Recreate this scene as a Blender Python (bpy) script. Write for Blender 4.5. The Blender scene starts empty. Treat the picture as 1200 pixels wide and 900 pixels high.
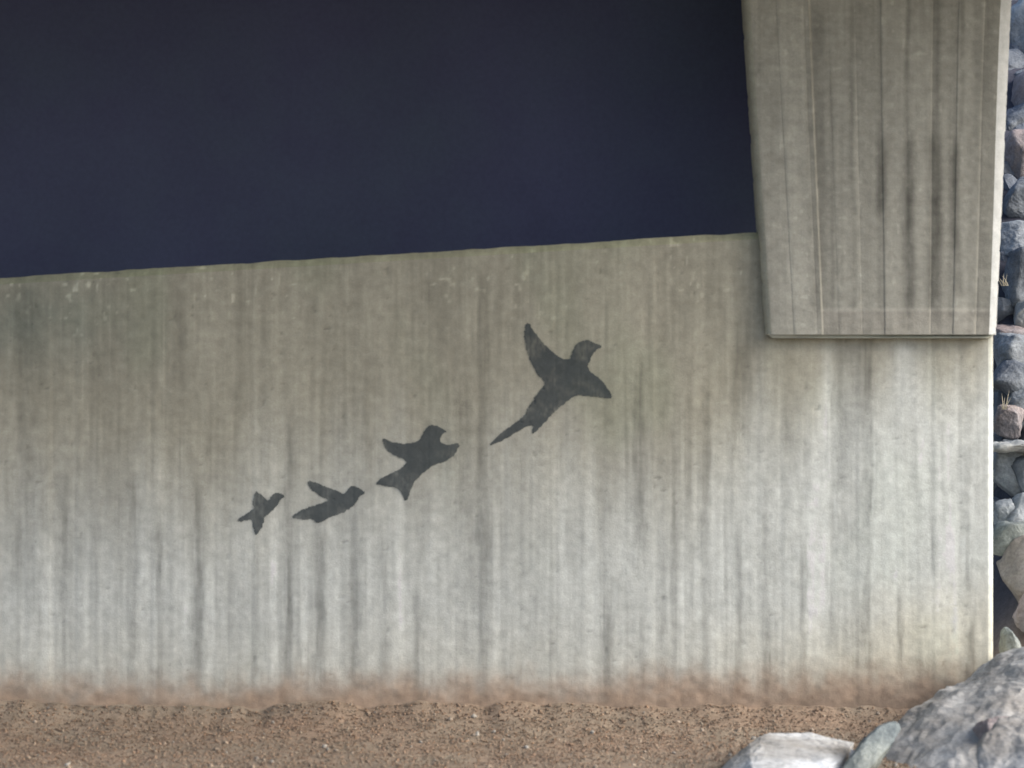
import bpy, bmesh, math, random
import numpy as np
from mathutils import Vector, Matrix, noise as mn
random.seed(7); RS = np.random.RandomState(7)
S = bpy.context.scene
COL = S.collection

# ------------------------------------------------------------------ camera
EYE = 1.56; DIST = 10.0; PPM = 250.0          # eye height, distance to the wall, photo pixels per metre on the wall
cd = bpy.data.cameras.new('camera'); cam = bpy.data.objects.new('camera', cd); COL.objects.link(cam)
cam.location = (0, -DIST, EYE); cam.rotation_euler = (math.radians(90), 0, 0)
cd.sensor_width = 36; cd.lens = 36 / (1200 / PPM) * DIST
cd.clip_start = .1; cd.clip_end = 3000
cd.dof.use_dof = True; cd.dof.focus_distance = 12.8; cd.dof.aperture_fstop = 2.3
S.camera = cam

# ------------------------------------------------------------------ daylight
ELEV, ROT = math.radians(33), math.radians(109)
w = bpy.data.worlds.new('World'); S.world = w; w.use_nodes = True
nt = w.node_tree; bg = nt.nodes['Background']
sk = nt.nodes.new('ShaderNodeTexSky'); sk.sky_type = 'NISHITA'; sk.sun_disc = False
sk.sun_elevation = ELEV; sk.sun_rotation = ROT; sk.air_density = 1.0; sk.dust_density = 3.0; sk.ozone_density = .6
nt.links.new(sk.outputs[0], bg.inputs[0]); bg.inputs[1].default_value = .15
sd = bpy.data.lights.new('sun', 'SUN'); sun = bpy.data.objects.new('sun', sd); COL.objects.link(sun)
sd.energy = 2.0; sd.angle = math.radians(30); sd.color = (1, .975, .94)
tosun = Vector((math.sin(ROT) * math.cos(ELEV), math.cos(ROT) * math.cos(ELEV), math.sin(ELEV)))
sun.rotation_euler = tosun.to_track_quat('Z', 'Y').to_euler()
S.view_settings.view_transform = 'Standard'; S.view_settings.look = 'None'
S.view_settings.gamma = 1; S.view_settings.exposure = .90

# ------------------------------------------------------------------ helpers
def at(px, py, y=0.0):
    """a point of the photograph at depth y"""
    k = (DIST + y) / DIST / PPM
    return Vector(((px - 600) * k, y, EYE + (450 - py) * k))

def tag(o, label=None, cat=None, group=None, kind=None):
    if label: o['label'] = label
    if cat: o['category'] = cat
    if group: o['group'] = group
    if kind: o['kind'] = kind
    return o

def empty(name, loc, **k):
    o = bpy.data.objects.new(name, None); o.empty_display_size = .2; COL.objects.link(o)
    o.location = loc; return tag(o, **k)

def link(name, me, mat=None, parent=None, smooth=False):
    o = bpy.data.objects.new(name, me); COL.objects.link(o)
    if mat: me.materials.append(mat)
    if parent:
        o.parent = parent
        o.matrix_parent_inverse = Matrix.Translation(parent.location).inverted()
    if smooth: me.polygons.foreach_set('use_smooth', [True] * len(me.polygons))
    return o

def vnoise(x, y, seed, n=512):
    """smooth value noise on numpy arrays"""
    r = np.random.RandomState(seed).rand(n, n)
    xi = np.floor(x).astype(int); yi = np.floor(y).astype(int)
    fx = x - xi; fy = y - yi
    fx = fx * fx * (3 - 2 * fx); fy = fy * fy * (3 - 2 * fy)
    a = r[yi % n, xi % n]; b = r[yi % n, (xi + 1) % n]
    c = r[(yi + 1) % n, xi % n]; d = r[(yi + 1) % n, (xi + 1) % n]
    return (a * (1 - fx) + b * fx) * (1 - fy) + (c * (1 - fx) + d * fx) * fy

def fbm(x, y, seed, oct=3):
    t = 0; a = 1; s = 0
    for k in range(oct):
        t = t + a * vnoise(x * 2 ** k + 17.3 * k, y * 2 ** k + 5.1 * k, seed + k); s += a; a *= .55
    return t / s

def sstep(a, b, x):
    t = np.clip((x - a) / (b - a), 0, 1); return t * t * (3 - 2 * t)

def grid_mesh(name, V, nx, nz, col=None):
    """V: (nz, nx, 3) array of points, col: (nz, nx, 3)"""
    me = bpy.data.meshes.new(name)
    i = np.arange(nz * nx).reshape(nz, nx)
    f = np.stack([i[:-1, :-1], i[:-1, 1:], i[1:, 1:], i[1:, :-1]], -1).reshape(-1, 4)
    me.vertices.add(nx * nz); me.vertices.foreach_set('co', V.reshape(-1).astype(np.float32))
    me.loops.add(f.size); me.loops.foreach_set('vertex_index', f.reshape(-1).astype(np.int32))
    me.polygons.add(len(f)); me.polygons.foreach_set('loop_start', np.arange(0, f.size, 4, dtype=np.int32))
    me.polygons.foreach_set('use_smooth', np.ones(len(f), bool))
    me.update(calc_edges=True)
    if col is not None:
        a = me.color_attributes.new('tone', 'FLOAT_COLOR', 'POINT')
        c = np.concatenate([col.reshape(-1, 3), np.ones((nx * nz, 1))], 1)
        a.data.foreach_set('color', c.reshape(-1).astype(np.float32))
    return me

# ------------------------------------------------------------------ materials
def mat(name, base, rough=.9, attr=False, amount=.25, scale=30, bump=.3, second=None, stretch=(1, 1, 1), fine=220, spec=.3, bscale=None):
    m = bpy.data.materials.new(name); m.use_nodes = True; n = m.node_tree; L = n.links
    b = n.nodes['Principled BSDF']; b.inputs['Roughness'].default_value = rough
    b.inputs['Specular IOR Level'].default_value = spec
    tc = n.nodes.new('ShaderNodeTexCoord'); mp = n.nodes.new('ShaderNodeMapping'); mp.inputs['Scale'].default_value = stretch
    L.new(tc.outputs['Object'], mp.inputs[0])
    def noi(sc, det=6, ro=.6):
        t = n.nodes.new('ShaderNodeTexNoise'); t.inputs['Scale'].default_value = sc
        t.inputs['Detail'].default_value = det; t.inputs['Roughness'].default_value = ro
        L.new(mp.outputs[0], t.inputs['Vector']); return t.outputs[0]
    def mixc(kind, fac, a, c):
        x = n.nodes.new('ShaderNodeMix'); x.data_type = 'RGBA'; x.blend_type = kind
        for s, v in ((x.inputs[0], fac), (x.inputs[6], a), (x.inputs[7], c)):
            if isinstance(v, (float, int)): s.default_value = v
            elif isinstance(v, tuple): s.default_value = (*v, 1)
            else: L.new(v, s)
        return x.outputs[2]
    def ramp(v, lo, hi, a=.3, c=.7):
        r = n.nodes.new('ShaderNodeMapRange'); r.inputs[1].default_value = a; r.inputs[2].default_value = c
        r.inputs[3].default_value = lo; r.inputs[4].default_value = hi; L.new(v, r.inputs[0]); return r.outputs[0]
    if attr:
        at_ = n.nodes.new('ShaderNodeVertexColor'); at_.layer_name = 'tone'; c = at_.outputs[0]
    else:
        c = base
        if second: c = mixc('MIX', ramp(noi(scale * .25, 5), 0, 1, .38, .62), base, second)
    n1, n2 = noi(scale), noi(fine, 3, .7)
    def grey(v):
        x = n.nodes.new('ShaderNodeCombineColor')
        for k in range(3): L.new(v, x.inputs[k])
        return x.outputs[0]
    c = mixc('MULTIPLY', 1.0, c, grey(ramp(n1, 1 - amount, 1 + amount)))
    c = mixc('MULTIPLY', 1.0, c, grey(ramp(n2, 1 - amount * .7, 1 + amount * .7)))
    L.new(c, b.inputs['Base Color'])
    bp = n.nodes.new('ShaderNodeBump'); bp.inputs['Strength'].default_value = bump; bp.inputs['Distance'].default_value = .01
    ad = n.nodes.new('ShaderNodeMath'); L.new(noi(bscale or scale * 1.5, 8, .65), ad.inputs[0]); L.new(n2, ad.inputs[1])
    L.new(ad.outputs[0], bp.inputs['Height']); L.new(bp.outputs[0], b.inputs['Normal'])
    return m

M_CON = mat('board_marked_concrete', (.3, .3, .27), attr=True, amount=.13, scale=22, bump=.2, fine=150)
M_CONP = mat('plain_concrete', (.29, .29, .25), amount=.12, scale=12, bump=.15, second=(.24, .25, .2))
M_VOID = mat('navy_opening_shade', (.056, .062, .118), rough=.75, amount=.10, scale=3, bump=.05, second=(.046, .058, .094), spec=.15, fine=40)  # navy colour stands in for the shade of the opening under the bridge
M_PNT = mat('charcoal_spray_paint', (.068, .080, .092), rough=.85, attr=True, amount=.12, scale=25, bump=.1, fine=120, spec=.2)
M_DIRT = mat('brown_gravelly_soil', (.19, .14, .10), attr=True, amount=.22, scale=26, bump=.3, fine=90)

# ------------------------------------------------------------------ abutment wall
TOPL = (-200, 337); TOPR = (1165, 255)                     # the top edge climbs gently to the right
def top_z(x):
    px = x * PPM + 600
    py = TOPL[1] + (px - TOPL[0]) / (TOPR[0] - TOPL[0]) * (TOPR[1] - TOPL[1])
    return EYE + (450 - py) / PPM
W_X0, W_X1 = -5.2, 2.262
BOARD = .118

DRIPS = [ # px, width px, y top, y bottom, strength
 (75,5,560,790,.22),(155,9,560,800,.22),(187,6,600,800,.30),(232,9,560,800,.30),(268,6,640,790,.14),(300,8,600,800,.16),
 (340,7,490,800,.36),(376,9,620,800,.30),(414,9,590,790,.22),(378,5,430,560,.14),(450,8,640,800,.20),(487,7,690,815,.26),(505,6,480,640,.10),(566,10,330,850,.24),
 (566,26,600,690,.14),(610,6,500,640,.10),(646,5,640,800,.14),(676,22,600,660,.10),(710,13,715,840,.32),(750,11,440,660,.36),(752,6,730,830,.22),
 (778,8,630,740,.14),(790,5,520,800,.26),(808,5,420,600,.16),(827,8,450,830,.24),(865,6,625,835,.32),(868,16,420,520,.20),(898,7,570,830,.20),(900,8,780,850,.18),
 (942,8,655,850,.26),(880,26,400,470,.16),(1000,40,400,790,.20),(1018,7,420,800,.16),(1055,5,710,790,.26),(1078,6,560,800,.12),(1095,5,610,700,.16),
 (1134,6,530,690,.20),(1137,8,715,800,.30),(285,16,330,500,.10),(210,8,340,470,.10),(115,26,380,560,.08),(30,28,340,700,.14),(520,34,330,470,.14),(250,12,420,560,.10),
 (705,7,560,700,.12),(960,5,500,700,.09),(430,6,400,540,.08),(590,4,560,780,.12),(735,4,470,800,.12),(975,3,420,790,.10),
 (20,6,620,790,.14),(112,4,640,780,.12),(535,5,600,790,.10),(628,5,680,800,.14),(850,4,560,800,.12),(920,4,470,790,.10)]
LIGHTS = [(55,10,640,790,.14),(100,7,640,790,.10),(170,7,640,780,.14),(215,7,600,780,.14),(246,7,560,800,.20),(322,8,520,800,.18),(358,7,620,790,.16),
 (395,6,640,790,.16),(432,6,600,790,.16),(468,6,560,800,.12),(523,7,340,460,.10),(583,6,600,800,.20),(660,8,560,720,.10),(800,3,450,790,.20),(815,4,430,600,.10),
 (845,6,480,700,.10),(960,22,420,770,.14),(690,6,520,800,.12),(1085,14,430,760,.10),(1115,8,600,770,.10),(100,7,350,520,.10),(190,9,420,620,.12),(300,7,400,560,.10),(225,4,340,420,.10)]

def wall_tone(X, Z):
    """albedo of the weathered wall and its relief (metres out of the face)"""
    px = X * PPM + 600; py = 450 - (Z - EYE) * PPM
    wob = (vnoise(X * 3, Z * 2.2, 5) - .5) * 5
    # wandering streaks of several widths, long in the vertical
    s1 = fbm(X * 13, Z * .55, 11, 3) - .5
    s2 = fbm(X * 38, Z * 1.1 + 3 * vnoise(X * 9, Z * 0, 19), 31, 3) - .5
    s3 = fbm(X * 5, Z * 2.5, 51, 4) - .5
    s4 = fbm(X * 22, Z * 24, 61, 3) - .5
    b = np.floor(X / BOARD + .3); br = np.random.RandomState(3).rand(400)
    board = br[(b.astype(int)) % 400] - .5
    s5 = fbm(X * 70, Z * 5, 41, 3) - .5
    t = 1 + .20 * s1 + .20 * s2 + .26 * s3 + .20 * s4 + .24 * s5 + .16 * (fbm(X * 95, Z * 1.6, 43, 2) - .5) + .04 * board
    d = np.zeros_like(X)
    ruf = (fbm(X * 90, Z * 9, 75, 2) - .5) * 1.1; fin = vnoise(X * 120, Z * 14, 76)
    for (lst, sg) in ((DRIPS, -1), (LIGHTS, 1)):
        for (cx, wd, y0, y1, st) in lst:
            u = (px + wob - cx) / (wd * .62)
            e = 18 + 14 * (y1 - y0) / 300
            jag = (fbm(px * .25, py * 0 + cx, 77, 2) - .5) * 50
            v = sstep(y0 - e, y0 + e, py + jag) * (1 - sstep(y1 - e, y1 + e, py + jag))
            br_ = .65 + .7 * vnoise(X * 20, Z * 6, 71)
            d = d + sg * st * .95 * np.exp(-np.abs(u + ruf) ** 3.4) * v * br_ * (.72 + .56 * fin)
    t = t * (1 + d)
    # concrete tone with painted light: paler low and to the right, darker above
    rt = sstep(760, 1060, px); yc = 580 - 135 * rt + 40 * (1 - sstep(80, 500, px))
    low = sstep(-150 + 60 * rt, 110 - 50 * rt, py - yc + 110 * (fbm(X * 7, Z * .6, 81) - .5))
    c_hi = np.array([.305, .292, .236]); c_lo = np.array([.452, .470, .448]) * (1 + .20 * rt)[..., None]
    C = c_hi * (1 - low[..., None]) + c_lo * low[..., None]
    # algae tint in patches
    g = sstep(.5, .75, fbm(X * 2.2, Z * 1.3, 91)) * (1 - low * .6)
    C = C * (1 - .05 * g[..., None] * np.array([1.0, .2, .9]))
    # shade of the deck painted into the upper left, cool grey and mottled
    dk = np.exp(-((px - 40) / 110) ** 2 - ((py - 370) / 60) ** 2) * (.5 + fbm(X * 8, Z * 5, 95))
    C = C * (1 - .24 * dk[..., None] * np.array([1.15, .9, .8]))
    C = C * t[..., None]
    # pale lime specks under the top edge and pinholes elsewhere
    sp = sstep(.80, .93, vnoise(X * 55, Z * 38, 101)) * sstep(.45, .7, fbm(X * 5, Z * 5, 111))
    ne = 1 - sstep(20, 110, (top_z(X) - Z) * PPM)
    C = C * (1 + (.5 * sp * ne + .10 * sp)[..., None])
    ph = sstep(.90, .97, vnoise(X * 48, Z * 50, 121)) * sstep(.5, .6, vnoise(X * 9, Z * 9, 123))
    C = C * (1 - .25 * ph[..., None])
    # rust-brown silt line along the foot
    edge = 800 - 5 * np.sin(X * 1.7) - 10 * sstep(900, 1150, px) + 22 * (fbm(X * 3, X * 0, 131) - .5) + 26 * (fbm(X * 14, Z * 12, 135) - .5)
    br1 = sstep(-30, 26, py - edge)
    soft = .48 * sstep(-100 - 60 * sstep(900, 1150, px), 10, py - edge + 30 * s3) * (.35 + .9 * sstep(750, 1120, px))
    mot = fbm(X * 16, Z * 22, 141, 3)
    brown = np.array([.285, .205, .148]) * (.68 + .64 * mot)[..., None] * (1 + .5 * d)[..., None]
    tan = C * np.array([1.0, .84, .60])
    C = C * (1 - soft[..., None]) + tan * soft[..., None]
    C = C * (1 - .93 * br1[..., None]) + brown * .93 * br1[..., None]
    # relief: board edges, roughness, erosion of the foot
    fr = (X / BOARD + .3) % 1
    groove = np.exp(-((fr - .5) / .5 - np.sign(fr - .5)) ** 2 / .006)
    rel = .0007 * board * 2 - .0007 * groove * (.3 + .7 * vnoise(X * 7, Z * 3, 151)) + .0022 * s4 + .003 * s3
    rel = rel + .007 * (mot - .5) * br1 - .002 * ph
    return np.clip(C, .02, .6), rel

def relief_at(x, z):
    return float(wall_tone(np.array([[x]]), np.array([[z]]))[1][0, 0])

CH = .034
wall = empty('abutment_wall', (-1.4, 0, 0), label='long pale concrete wall under the dark opening below the bridge, streaked grey and brown at its foot', cat='wall')
nx, nz = 880, 330
xs = np.linspace(W_X0, W_X1 - .03, nx); tz = np.linspace(0, 1, nz)
X = np.repeat(xs[None], nz, 0)
Zb = -.35; Z = Zb + (top_z(X) - CH - Zb) * tz[:, None]
C, R = wall_tone(X, Z)
# a rounded arris at the end of the wall, then the end face itself, and the weathered chamfer along the top
fd = bmesh.new()
V = np.stack([X, -R, Z], -1)
o = link('wall_face', grid_mesh('wall_face', V, nx, nz, C), M_CON, wall)
# chamfer
nc = 8
tt = np.linspace(0, 1, nc)[:, None]
Xc = np.repeat(xs[None], nc, 0)
jg = (fbm(xs * 9, xs * 0, 161, 3) - .5) * .012
Yc = -R[-1][None] * (1 - tt) + tt * (CH * .8 + jg[None] * .6)
Zc = (top_z(Xc) - CH) + tt * (CH + jg[None] * .9)
Cc, _ = wall_tone(Xc, Zc)
Cc = Cc * np.array([1.06, 1.08, .94]) * (1 - .12 * tt)[..., None]
link('chamfered_top_edge', grid_mesh('chamfered_top_edge', np.stack([Xc, Yc, Zc], -1), nx, nc, Cc), M_CON, wall)
# end arris + end face
zs = Z[:, -1]; prof = [(0, 0), (.010, .003), (.020, .010), (.027, .020), (.030, .034), (.031, .12), (.031, .35), (.031, .9)]
Ye = np.array([p[1] for p in prof])[None] - R[:, -1][:, None]; Xe = xs[-1] + np.array([p[0] for p in prof])[None] + 0 * Ye
Ze = np.repeat(zs[:, None], len(prof), 1)
Ce = np.repeat(C[:, -1:], len(prof), 1) * np.array([1.1, 1.14, 1.16])  # end painted paler and cooler, as lit from the right
link('wall_end', grid_mesh('wall_end', np.stack([Xe, Ye, Ze], -1), len(prof), nz, Ce), M_CON, wall)
# body behind the face and its top
bm = bmesh.new()
pts = [(W_X0, .05, Zb), (W_X1 - .006, .05, Zb), (W_X1 - .006, .9, Zb), (W_X0, .9, Zb)]
lo = [bm.verts.new(p) for p in pts]; hi = [bm.verts.new((p[0], p[1], top_z(p[0]) - .008)) for p in pts]
bm.faces.new(hi)
for k in range(4): bm.faces.new((lo[k], lo[(k + 1) % 4], hi[(k + 1) % 4], hi[k]))
me = bpy.data.meshes.new('wall_body'); bm.to_mesh(me); link('wall_body', me, M_CONP, wall)

# ------------------------------------------------------------------ painted silhouettes: plain flying birds
def smooth_poly(p, it=2):
    for _ in range(it):
        q = []
        for k in range(len(p)):
            a, b = p[k], p[(k + 1) % len(p)]
            q += [(a[0] * .78 + b[0] * .22, a[1] * .78 + b[1] * .22), (a[0] * .22 + b[0] * .78, a[1] * .22 + b[1] * .78)]
        p = q
    return p

def painted(poly, label):
    P = np.array(smooth_poly(poly, 2)); st = .9
    x0, y0 = P.min(0) - 2; x1, y1 = P.max(0) + 2
    gx = np.arange(x0, x1, st); gy = np.arange(y0, y1, st)
    GX, GY = np.meshgrid(gx, gy)
    jx = (vnoise(GX * .35, GY * .35, 7) - .5) * 1.5; jy = (vnoise(GX * .35, GY * .35, 8) - .5) * 1.2
    cx = (GX + st / 2) + jx; cy = (GY + st / 2) + jy
    ins = np.zeros(GX.shape, bool)
    for k in range(len(P)):
        ax, ay = P[k]; bx, by = P[(k + 1) % len(P)]
        c = ((ay > cy) != (by > cy)) & (cx < (bx - ax) * (cy - ay) / (by - ay + 1e-12) + ax)
        ins ^= c
    WX = (GX - 600) / PPM; WZ = EYE + (450 - GY) / PPM
    wc, rel = wall_tone(WX, WZ); tone = []
    pn = fbm(GX * .06, GY * .06, 17, 3); pf = vnoise(GX * .5, GY * .2, 18)
    ids = {}; vs = []; fs = []
    def vid(j, i):
        if (j, i) not in ids:
            ids[(j, i)] = len(vs); vs.append((WX[j, i], -rel[j, i] - .0022, WZ[j, i]))
            a = .10 + .16 * max(0, pn[j, i] - .42) * 4 * pf[j, i]
            tone.append(tuple(np.array([.036, .047, .054]) * (1 - a) + wc[j, i] * a))
        return ids[(j, i)]
    for j in range(GX.shape[0] - 1):
        for i in range(GX.shape[1] - 1):
            if ins[j, i]: fs.append((vid(j + 1, i), vid(j + 1, i + 1), vid(j, i + 1), vid(j, i)))
    me = bpy.data.meshes.new('painted_bird'); me.from_pydata(vs, [], fs)
    ca = me.color_attributes.new('tone', 'FLOAT_COLOR', 'POINT'); ca.data.foreach_set('color', np.concatenate([np.array(tone), np.ones((len(vs), 1))], 1).reshape(-1).astype(np.float32))
    o = link('painted_bird', me, M_PNT, wall, True); return tag(o, label=label, group='dark painted flying figures on the wall')

painted([(570,524),(590,505),(612,490),(622,474),(632,458),(640,450),(628,437),(618,415),(614,392),(617,375),(628,392),(642,408),(658,420),(668,422),(671,410),
         (678,401),(688,398),(697,402),(707,406),(697,411),(692,420),(688,432),(698,440),(709,450),(720,468),(704,466),(688,464),(674,463),(660,474),(648,484),(636,498),(622,512),(626,496),(606,506),(590,516)],
        'largest dark grey painted flyer on the concrete wall, highest and furthest right')
painted([(437,567),(455,556),(472,548),(478,540),(464,535),(452,526),(446,512),(462,519),(478,520),(492,517),(497,505),(503,498),(511,498),(518,502),(525,506),(517,509),(515,518),
         (526,522),(540,518),(534,532),(522,541),(506,546),(494,556),(484,566),(476,591),(468,572),(452,570)],
        'dark painted flyer with spread wings and tail, just below the largest one')
painted([(340,606),(356,596),(376,590),(386,586),(372,580),(362,570),(360,562),(378,568),(396,576),(404,579),(408,572),(414,569),(421,572),(429,578),(421,581),(418,589),(408,598),
         (396,603),(384,607),(372,615),(368,608),(352,609)],
        'low flat dark painted flyer beside the small leftmost one')
painted([(276,611),(288,602),(298,597),(296,586),(300,574),(309,582),(315,588),(319,579),(326,577),(335,581),(328,585),(325,593),(316,601),(310,606),(308,617),(300,629),(296,618),(295,608),(286,611)],
        'smallest dark painted flyer, leftmost of the row')

# ------------------------------------------------------------------ bridge bracket (the tapering block in front of the wall, right)
FY = -.062
block = empty('tapered_concrete_pier', at(1030, 388, FY + .2), label='board-marked concrete pier standing proud of the wall at upper right, narrowing downward', cat='pier')
def edge_x(zt, side):                 # pixel x of the two arrises, by pixel row
    return 873 + (zt) * (898 - 873) / 388 if side < 0 else 1189 + (zt) * (1170 - 1189) / 388
nb, nr = 420, 520
rows = np.linspace(392, -330, nr); us = np.linspace(0, 1, nb)
PY = np.repeat(rows[:, None], nb, 1)
k = (DIST + FY) / DIST / PPM
XL = (edge_x(rows, -1) - 600) * k; XR = (edge_x(rows, 1) - 600) * k
cl, cr = .024, .062 - .020 * sstep(0, 388, rows)       # widths of the chamfers
XA = XL + cl; XB = XR - cr
X = XA[:, None] + (XB - XA)[:, None] * us[None]
Z = EYE + (450 - PY) * k
pxx = X / k + 600
# boards follow the taper
B = 9.6
bu = us * B; bf = bu % 1; bi = np.floor(bu).astype(int)
bt = np.random.RandomState(12).rand(40) - .5
stepu = sstep(.232, .240, us)                    # the two left boards stand proud
grv = np.exp(-(np.minimum(bf, 1 - bf) / .07) ** 2)
s2 = fbm(X * 45, Z * .9, 201, 3) - .5; s1 = fbm(X * 10, Z * 2.0, 211, 4) - .5; s4 = fbm(X * 26, Z * 40, 221, 3) - .5
hor = fbm(X * 4, Z * 60, 231, 2) - .5
R = -.010 * stepu[None] + .0022 * bt[bi][None] - .0009 * grv[None] * (.25 + .9 * vnoise(X * 30, Z * 2, 241)) + .002 * s4 + .0012 * s1
band = sstep(360, 366, PY) * stepu[None]; R = R + .006 * band
R = R + .002 * (fbm(X * 3, Z * 9, 245, 3) - .5)
t = 1 + .30 * s2 + .26 * s1 + .20 * s4 + .10 * hor + .16 * bt[bi][None] - .06 * grv[None]
for (cx, wd, y0, y1, st) in [(1035,11,165,255,.34),(1066,13,160,370,.36),(1096,13,160,370,.36),(1122,9,170,350,.28),(1145,18,40,380,.12),(958,16,10,380,.18),
                             (908,12,100,380,.06),(1000,5,0,380,.14),(1033,5,-200,380,.12),(1064,5,-300,160,.16),(1096,6,-300,160,.22),(1128,5,-300,160,.16),(975,4,100,380,.10),
                             (1160,16,-100,380,.10),(1085,40,-300,40,.07)]:
    u = (pxx - cx - (vnoise(X * 0, Z * 3, int(cx)) - .5) * 5) / (wd * .62)
    v = sstep(y0 - 22, y0 + 18, PY) * (1 - sstep(y1 - 26, y1 + 14, PY))
    t = t * (1 - 1.5 * st * np.exp(-np.abs(u) ** 2.4) * v * (.45 + 1.0 * fbm(X * 20, Z * 8, 251)))
t = t * (1 + .05 * (1 - stepu))[None]
Cb = np.array([.285, .283, .250]) * t[..., None]
Cb = Cb * (1 - band[..., None] * np.array([.03, .05, .05]))
lm = sstep(.84, .95, vnoise(X * 40, Z * 30, 261)) * .18
Cb = np.clip(Cb * (1 + lm)[..., None], .02, .55)
link('front_face', grid_mesh('front_face', np.stack([X, FY - R, Z], -1), nb, nr, Cb), M_CON, block)
# chamfers and sides
def strip(name, XS, YS, tint):
    n = len(XS); Xs = np.stack(XS, 1); Ys = np.stack([np.broadcast_to(y, rows.shape) for y in YS], 1)
    Zs = np.repeat(Z[:, :1], n, 1)
    tn = 1 + .18 * (fbm(Xs * 20, Zs * 10, 271) - .5)
    Cs = np.array(tint) * tn[..., None]
    link(name, grid_mesh(name, np.stack([Xs, Ys, Zs], -1), n, nr, Cs), M_CON, block)
wv = .004 * (fbm(rows * .05, rows * 0, 281, 3) - .5) + .004 * sstep(.7, .98, vnoise(rows * .13, rows * 0, 283))
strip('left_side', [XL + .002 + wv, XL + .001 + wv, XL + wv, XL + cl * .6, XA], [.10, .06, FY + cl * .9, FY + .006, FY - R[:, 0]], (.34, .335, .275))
strip('right_side', [XB, XR - .6 * cr, XR - np.abs(wv), XR - .001, XR - .002], [FY - R[:, -1], FY + cr * .45, FY + cr * 1.05, .04, .10], (.42, .44, .44))  # right side's pale bluish tint paints in the light from the right
# underside with an uneven lip
bm = bmesh.new()
zb = float(Z[0, 0])
a = [bm.verts.new(p) for p in ((float(XL[0]) + .03, FY + .012, zb - .016), (float(XR[0]) - .05, FY + .012, zb - .016), (float(XR[0]) - .012, 0.095, zb - .02), (float(XL[0]) + .02, .095, zb - .02))]
b = [bm.verts.new(p) for p in ((float(XL[0]) + .002, FY + .004, zb + .004), (float(XR[0]) - .003, FY + .03, zb + .004), (float(XR[0]) - .003, .095, zb + .004), (float(XL[0]) + .002, .095, zb + .004))]
bm.faces.new(a[::-1])
for q in range(4): bm.faces.new((a[q], a[(q + 1) % 4], b[(q + 1) % 4], b[q]))
me = bpy.data.meshes.new('underside'); bm.to_mesh(me); link('underside', me, M_CONP, block)

# ------------------------------------------------------------------ bridge span: dark sheet for the shaded opening, and deck
def box(name, lo, hi, m, parent, bev=0):
    bm = bmesh.new(); bmesh.ops.create_cube(bm, size=1)
    for v in bm.verts:
        for q in range(3): v.co[q] = lo[q] + (v.co[q] + .5) * (hi[q] - lo[q])
    if bev: bmesh.ops.bevel(bm, geom=list(bm.edges), offset=bev, segments=2, affect='EDGES')
    me = bpy.data.meshes.new(name); bm.to_mesh(me); return link(name, me, m, parent)
span = empty('bridge_span', (-1.5, 1, 4.3), label='dark shaded opening under the bridge, above the wall', cat='bridge')
DECK_Z = 4.15
box('opening_shade_sheet', (-9, .62, 1.9), (2.2, .65, DECK_Z), M_VOID, span)  # dark sheet put where the opening under the bridge lies in shade
box('shade_sheet_foot', (-9, .46, 1.86), (2.2, .82, 1.898), M_VOID, span, .004)  # added foot of the dark sheet, hidden behind the wall top
box('deck_slab', (-9, -2.6, DECK_Z + .002), (4.3, 1.5, DECK_Z + .4), M_CONP, span, .02)  # deck out of view, its reach set to shade the upper wall

# ------------------------------------------------------------------ ground
def ground_h(X, Y):
    bank = (.10 + .07 * (fbm(X * 6 + 50, X * 0, 305, 3) - .5)) * np.exp(-np.clip(-Y, 0, 9) / .22)
    h = bank - .05 + .05 * (fbm(X * 1.3 + 40, Y * 1.3 + 40, 301) - .5) - .03 * np.clip(-Y - 1, 0, 3)
    # the ground climbs into the stone bank past the end of the wall
    side = sstep(2.2, 2.9, X)
    up = np.clip(Y - .5, 0, 7.5) * .95
    return h + side * up + .12 * side * sstep(-1.6, .5, Y)
nx, ny = 460, 330
ux = np.linspace(-1, 1, nx); uy = np.linspace(-1, 1, ny)
gx = 4.2 * ux + 1200 * np.sign(ux) * np.abs(ux) ** 30
gy = -1 + 6 * uy + 1200 * np.sign(uy) * np.abs(uy) ** 30
GX, GY = np.meshgrid(gx, gy)
H = ground_h(GX, np.clip(GY, -12, 8)) + .010 * (fbm(GX * 12 + 60, GY * 12 + 60, 311, 3) - .5)
mt = fbm(GX * 3 + 60, GY * 5 + 60, 321, 4); gr = fbm(GX * 1.2 + 60, GY * 1.2 + 60, 331)
G1 = np.array([.275, .188, .132]); G2 = np.array([.225, .195, .150]); G3 = np.array([.185, .175, .150])
CG = G1 * (1 - mt[..., None]) + G2 * mt[..., None]
far = sstep(-.5, -1.5, GY)[..., None] if False else (1 - sstep(-1.5, -.5, GY))[..., None]
CG = CG * (1 - .6 * far) + G3 * .6 * far
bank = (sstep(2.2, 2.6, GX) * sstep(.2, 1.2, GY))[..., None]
CG = CG * (1 - bank) + np.array([.045, .048, .066]) * bank  # dark bank soil, also painting in the shade of the hollow
tag(link('ground', grid_mesh('ground', np.stack([GX, GY, H], -1), nx, ny, CG * (.62 + .76 * (.4 * gr + .6 * fbm(GX * 14 + 60, GY * 20 + 60, 341, 3))[..., None])), M_DIRT), kind='structure')

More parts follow.
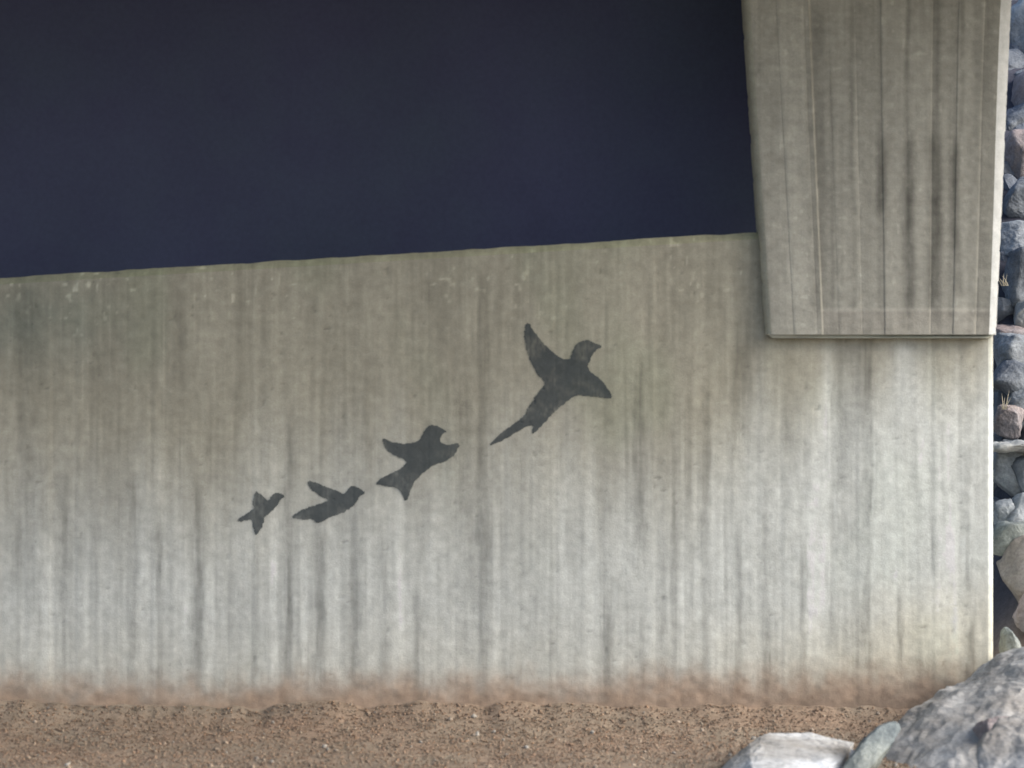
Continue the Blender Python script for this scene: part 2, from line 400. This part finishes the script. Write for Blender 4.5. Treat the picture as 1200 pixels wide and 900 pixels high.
# dead leaves, chips and grit strewn at the foot of the wall: beyond counting
def litter(name, n, area, size, palette, flat=.35, seed=1):
    r = np.random.RandomState(seed)
    x = r.uniform(area[0], area[1], n); y = area[2] + (area[3] - area[2]) * r.rand(n) ** .8
    s = size[0] * (size[1] / size[0]) ** (r.rand(n) ** 1.8)
    base = np.array([(1, 0, 0), (0, 1, 0), (-1, 0, 0), (0, -1, 0), (0, 0, 1), (0, 0, -1)], float)
    F = np.array([(0, 1, 4), (1, 2, 4), (2, 3, 4), (3, 0, 4), (1, 0, 5), (2, 1, 5), (3, 2, 5), (0, 3, 5)])
    P = base[None] * (1 + .5 * (r.rand(n, 6, 1) - .5)) * np.array([1, .65, flat])
    a = r.rand(n) * 6.283; b = r.normal(0, .45, n)
    ca, sa = np.cos(a), np.sin(a); cb, sb = np.cos(b), np.sin(b)
    x1 = P[..., 0] * cb[:, None] - P[..., 2] * sb[:, None]; z1 = P[..., 0] * sb[:, None] + P[..., 2] * cb[:, None]
    x2 = x1 * ca[:, None] - P[..., 1] * sa[:, None]; y2 = x1 * sa[:, None] + P[..., 1] * ca[:, None]
    h = ground_h(x, y)
    V = np.stack([x2 * s[:, None] + x[:, None], np.minimum(y2 * s[:, None] + y[:, None], .0), z1 * s[:, None] + (h + s * .12 + .002)[:, None]], -1).reshape(-1, 3)
    Fi = (F[None] + 6 * np.arange(n)[:, None, None]).reshape(-1, 3)
    me = bpy.data.meshes.new(name); me.vertices.add(len(V)); me.vertices.foreach_set('co', V.reshape(-1).astype(np.float32))
    me.loops.add(Fi.size); me.loops.foreach_set('vertex_index', Fi.reshape(-1).astype(np.int32))
    me.polygons.add(len(Fi)); me.polygons.foreach_set('loop_start', np.arange(0, Fi.size, 3, dtype=np.int32)); me.update(calc_edges=True)
    a_ = me.color_attributes.new('tone', 'FLOAT_COLOR', 'POINT')
    pc = np.array(palette)[r.randint(0, len(palette), n)] * r.uniform(.7, 1.2, (n, 1))
    c = np.concatenate([np.repeat(pc, 6, 0), np.ones((n * 6, 1))], 1); a_.data.foreach_set('color', c.reshape(-1).astype(np.float32))
    return tag(link(name, me, M_CHIP), kind='stuff')
M_CHIP = mat('leaf_and_grit', (.2, .15, .1), attr=True, amount=.15, scale=40, bump=.1)
PAL = [(.27, .185, .13), (.29, .205, .145), (.235, .17, .125), (.31, .25, .19), (.26, .215, .165), (.225, .16, .12), (.29, .19, .125)]
tag(litter('leaf_litter', 64000, (-3.2, 2.6, -2.3, -.01), (.004, .013), PAL, .14, 3), label='brown dead leaves and grit along the foot of the wall')
tag(litter('gravel', 500, (-3.2, 2.6, -2.4, -.05), (.006, .022), [(.30, .25, .2), (.26, .245, .22), (.28, .22, .165)], .6, 4), label='small stones scattered among the leaf litter')

# ------------------------------------------------------------------ stones
def rock_mat(name, a, b, sc=7, amount=.3, stretch=(1, 1, 1), bump=.6):
    return mat(name, a, amount=amount, scale=sc, bump=bump, second=b, fine=60, stretch=stretch, bscale=sc * 2)
RM = {
 'blue': rock_mat('blue_grey_stone', (.21, .24, .275), (.29, .315, .34)),  # blue of the sky light put into the stone colour
 'slate': rock_mat('dark_slate_stone', (.11, .13, .165), (.17, .19, .215)),
 'pale': rock_mat('pale_grey_stone', (.36, .385, .40), (.28, .29, .29)),
 'pink': rock_mat('pinkish_grey_stone', (.29, .24, .235), (.22, .21, .22)),
 'green': rock_mat('green_grey_stone', (.16, .19, .20), (.22, .24, .225)),
 'tan': rock_mat('tan_stone', (.26, .235, .21), (.22, .205, .195)),
 'ledge': rock_mat('brown_grey_ledge_rock', (.27, .255, .235), (.37, .375, .375), sc=5, amount=.25, stretch=(1, 1, 2.2)),
 'white': rock_mat('white_faced_rock', (.25, .235, .21), (.50, .53, .56), sc=5, amount=.25, stretch=(.6, 1, 1.6)),
}
def hull_rock(pts, sub=3, rough=.03, seed=0, soft=.35, ridge=0):
    """an angular stone: hull of the given points, subdivided, worn and roughened"""
    bm = bmesh.new()
    for p in pts: bm.verts.new(p)
    bmesh.ops.convex_hull(bm, input=bm.verts)
    bmesh.ops.delete(bm, geom=[v for v in bm.verts if not v.link_faces], context='VERTS')
    bmesh.ops.triangulate(bm, faces=bm.faces)
    for q in range(sub):
        bmesh.ops.subdivide_edges(bm, edges=bm.edges, cuts=1, use_grid_fill=True)
        if q < 2: bmesh.ops.smooth_vert(bm, verts=bm.verts, factor=soft, use_axis_x=True, use_axis_y=True, use_axis_z=True)
    bm.normal_update()
    sz = max((max(v.co[i] for v in bm.verts) - min(v.co[i] for v in bm.verts)) for i in range(3))
    off = Vector((seed * 3.7, seed * 1.3, seed * 7.1))
    for v in bm.verts:
        p = v.co / sz
        d = mn.fractal(p * 3.2 + off, 1.0, 2.0, 4) * rough + abs(mn.noise(p * 7 + off)) * rough * .5 + (ridge and (rough * ridge * (.5 - abs(mn.noise(Vector((p.x * 6 + p.z * 8, p.y * 12, p.z * 34 - p.x * 19)) + off)) - .7 * abs(mn.noise(p * 30 + off)))))
        v.co += v.normal * d * sz
    for f in bm.faces: f.smooth = True
    return bm
def stone(name, px, py, wpx, hpx, y, kind, label, seed, depth=None, tilt=0, cat='rock', group='stones of the bank past the end of the wall'):
    r = random.Random(seed); kk = (DIST + y) / DIST / PPM
    c = at(px, py, y); hw, hh = wpx * kk / 2, hpx * kk / 2; hd = depth or (hw + hh) / 2
    pts = []
    for _ in range(22):
        v = Vector((r.gauss(0, 1), r.gauss(0, 1), r.gauss(0, 1))); v.normalize()
        q = Vector([math.copysign(abs(e) ** .62, e) for e in v]) * r.uniform(.9, 1.12)
        q = Vector((q.x * hw * 1.3, q.y * hd * 1.3, q.z * hh * 1.3)); q.rotate(Matrix.Rotation(tilt, 3, 'Y')); pts.append(q)
    bm = hull_rock(pts, 4, .032, seed, .16, .5)
    me = bpy.data.meshes.new(name); bm.to_mesh(me)
    o = link(name, me, RM[kind]); o.location = c
    return tag(o, label=label, cat=cat, group=group)

BANK = [ # px, py, w, h, depth y, kind, label, tilt
 (1216,  42, 62, 84, 4.6, 'blue', 'light blue-grey boulder topmost in the bank beside the pier', .1),
 (1222, 120, 58, 56, 4.1, 'pink', 'grey-pink boulder below the topmost light blue one', .2),
 (1196, 142, 30, 34, 4.3, 'slate', 'small dark stone tucked by the pale pier edge near the top of the bank', 0),
 (1214, 186, 60, 62, 3.7, 'pink', 'broad mauve-grey boulder in the upper bank above a dark hollow', -.2),
 (1208, 240, 54, 46, 3.6, 'slate', 'dark navy-grey boulder under the broad mauve one', .1),
 (1204, 284, 58, 36, 2.9, 'blue', 'pale blue flat-topped stone above the large slate boulder', .1),
 (1206, 336, 60, 74, 2.7, 'slate', 'large slate boulder level with the bottom of the pier', -.1),
 (1212, 374, 40, 26, 2.4, 'pale', 'small light grey stone wedged beneath the large slate boulder', .2),
 (1192, 394, 42, 24, 2.35, 'pink', 'rounded pink stone just below the bottom of the pier', 0),
 (1204, 424, 62, 36, 2.2, 'blue', 'leaning blue slab below the rounded pink stone', .5),
 (1190, 452, 46, 38, 2.1, 'slate', 'dark angular stone under the leaning blue slab', .6),
 (1212, 474, 40, 34, 2.0, 'blue', 'blue-grey stone at the frame edge above the thin pale ledge', -.2),
 (1184, 494, 28, 28, 1.95, 'pink', 'small dull brown-grey stone above the thin pale ledge', .2),
 (1208, 523, 84, 11, 1.6, 'pale', 'thin pale ledge stone lying level in the bank', -.04),
 (1184, 554, 34, 46, 1.6, 'blue', 'upright blue stone right under the thin pale ledge', .1),
 (1212, 560, 40, 54, 1.6, 'slate', 'dark slate stone at the frame edge under the thin pale ledge', -.1),
 (1180, 602, 22, 26, 1.45, 'blue', 'small round blue stone against the wall end', 0),
 (1203, 606, 34, 38, 1.5, 'blue', 'blue-grey stone beside the small round blue one', .3),
 (1187, 634, 36, 34, 1.35, 'green', 'green-grey stone above the dark hollow', .1),
 (1210, 672, 46, 66, 1.2, 'tan', 'tall tan stone on the right rim of the dark hollow', -.35),
 (1210, 716, 30, 40, 1.15, 'pink', 'pinkish stone below the tall tan one by the dark hollow', .2),
 (1187, 757, 24, 42, .5, 'green', 'small upright oval stone standing in the dark hollow at the wall foot', .1),
]
for i, (px, py, w_, h_, y, kd, lb, ti) in enumerate(BANK):
    if py < 740:                       # the depth at which a stone seen there rests on the slope
        q = (450 - py) / PPM
        y = (EYE + q + .95 * .5 - .16) / (.95 - q / DIST) - (.28 if h_ < 14 else 0)
        w_ *= 1.08; h_ *= 1.08
    stone('bank_stone', px, py, w_, h_, y, kd, lb, 100 + i, tilt=ti)
# smaller rubble filling the bank between and behind the stones
r = np.random.RandomState(9)
tb = bmesh.new(); bmesh.ops.create_icosphere(tb, subdivisions=2, radius=1); tb.verts.index_update()
TV = np.array([v.co[:] for v in tb.verts]); TF = np.array([[v.index for v in f.verts] for f in tb.faces]); tb.free()
allv = []; allf = []
for q in range(1500):
    x = r.uniform(2.35, 6.0); y = r.uniform(.7, 7.9)
    z = float(ground_h(np.array([[x]]), np.array([[y]]))[0, 0]); s = r.uniform(.07, .2)
    if x < 2.95 and z < .85: continue
    sink = -.75 if x < 3.9 and x < 2.15 * (1 + y / DIST) + .85 else .3      # lower between the big stones by the wall end
    dirs = r.normal(size=(9, 3)); dirs /= np.linalg.norm(dirs, axis=1)[:, None]; cut = r.uniform(.62, .95, 9)
    P = TV.copy()
    for dv, ct in zip(dirs, cut):                                             # broken flat faces
        m_ = P @ dv; over = np.clip(m_ - ct, 0, None); P = P - over[:, None] * dv[None]
    P = P * (1 + .05 * r.normal(size=(len(P), 1))) * np.array([1, r.uniform(.6, 1), r.uniform(.55, .85)])
    Q, _ = np.linalg.qr(r.normal(size=(3, 3)))
    allf.append((TF if np.linalg.det(Q) > 0 else TF[:, ::-1]) + len(TV) * len(allv)); allv.append(P @ Q.T * s + np.array([x, y, z + s * sink]))
me = bpy.data.meshes.new('rubble'); me.from_pydata(np.concatenate(allv).tolist(), [], np.concatenate(allf).tolist())
tag(link('rubble', me, RM['slate']), label='broken grey rubble packed between the bank boulders', kind='stuff')

# foreground rocks at the lower right, built from corner points given as photo pixel + depth
def shaped(name, corners, kind, label, seed, rough=.03, soft=.3, sub=4, ridge=.5):
    P = [at(a, b, c) for (a, b, c) in corners]
    ctr = sum(P, Vector()) / len(P)
    bm = hull_rock([p - ctr for p in P], sub, rough, seed, soft, ridge)
    me = bpy.data.meshes.new(name); bm.to_mesh(me); o = link(name, me, RM[kind]); o.location = ctr
    return tag(o, label=label, cat='rock', group='rocks at the foot of the wall')
shaped('ledge_rock', [(1010,925,-.9),(1040,866,-.7),(1075,832,-.5),(1110,800,-.35),(1165,770,-.2),(1215,752,-.15),(1330,720,-.1),(1360,820,-.8),(1340,980,-1.5),
                      (1200,960,-1.4),(1050,960,-1.35),(1000,950,-1.2),(1140,850,-.95),(1200,800,-.8),(1260,990,.0),(1060,900,.0)],
       'ledge', 'big sloping brown-grey rock filling the bottom right corner', 1, .030, .10, 6, .38)
shaped('corner_rock', [(1150,872,-1.5),(1170,840,-1.3),(1215,828,-1.25),(1290,835,-1.3),(1300,960,-1.9),(1180,960,-1.9),(1140,930,-1.7),(1220,860,-1.6)],
       'ledge', 'lumpy grey rock lying on the big sloping one at the frame corner', 2, .04, .10, 5, .4)
shaped('flat_rock', [(842,905,-1.15),(878,872,-1.0),(900,856,-.85),(950,857,-.8),(1002,869,-.85),(990,888,-1.15),(960,905,-1.35),(880,900,-1.35),(850,960,-1.4),(960,960,-1.45),(1000,930,-.9)],
       'white', 'flat rock with a white face left of the thin leaning slab', 3, .02, .08, 5, .45)
shaped('leaning_slab', [(982,905,-1.3),(1008,872,-1.2),(1030,850,-1.1),(1052,843,-1.05),(1057,852,-1.05),(1050,868,-1.15),(1028,890,-1.25),(1005,912,-1.35),
                        (990,905,-1.2),(1010,866,-1.08),(1036,848,-.98),(1030,900,-1.15)],
       'green', 'thin blue-green slab leaning between the flat rock and the big sloping rock', 4, .02, .2, 4)
for i, (px, py, w_, h_, y, kd, lb) in enumerate([
    (975, 893, 50, 26, -.95, 'slate', 'dark stone in the gap between the flat rock and the leaning slab'),
    (1180, 858, 56, 30, -1.02, 'pink', 'purple-brown stone set in the upper side of the corner rock')]):
    stone('loose_stone', px, py, w_, h_, y, kd, lb, 300 + i, group='rocks at the foot of the wall')

# dry grass tufts in the bank
M_DRY = mat('dry_grass', (.42, .39, .31), amount=.2, scale=20, bump=0)
def tuft(px, py, y, n, L, seed, label):
    r = random.Random(seed); vs = []; fs = []
    b = at(px, py, y)
    for k in range(n):
        a = r.uniform(-1.0, 1.1); l = L * r.uniform(.5, 1); bx = r.uniform(-.02, .02); yy = r.uniform(-.03, .03); pv = None
        for q in range(5):
            t = q / 4; x = bx + math.sin(a) * l * t; z = math.cos(a) * l * t - .6 * l * t * t * abs(math.sin(a)); wd = .0035 * (1 - t) + .0004
            vs += [(x - wd, yy - .05 * t, z), (x + wd, yy - .05 * t + .002, z)]
            if q: m = len(vs); fs.append((m - 4, m - 3, m - 1, m - 2))
    me = bpy.data.meshes.new('dry_grass_tuft'); me.from_pydata(vs, [], fs)
    o = link('dry_grass_tuft', me, M_DRY); o.location = b
    tag(o, label=label, cat='grass', group='dry grass tufts in the stone bank')
tuft(1177, 335, 2.36, 9, .10, 1, 'straw tuft sticking out beside the pale lower edge of the pier')
tuft(1176, 480, 1.62, 9, .11, 2, 'straw tuft poking out of the bank above the thin pale ledge')
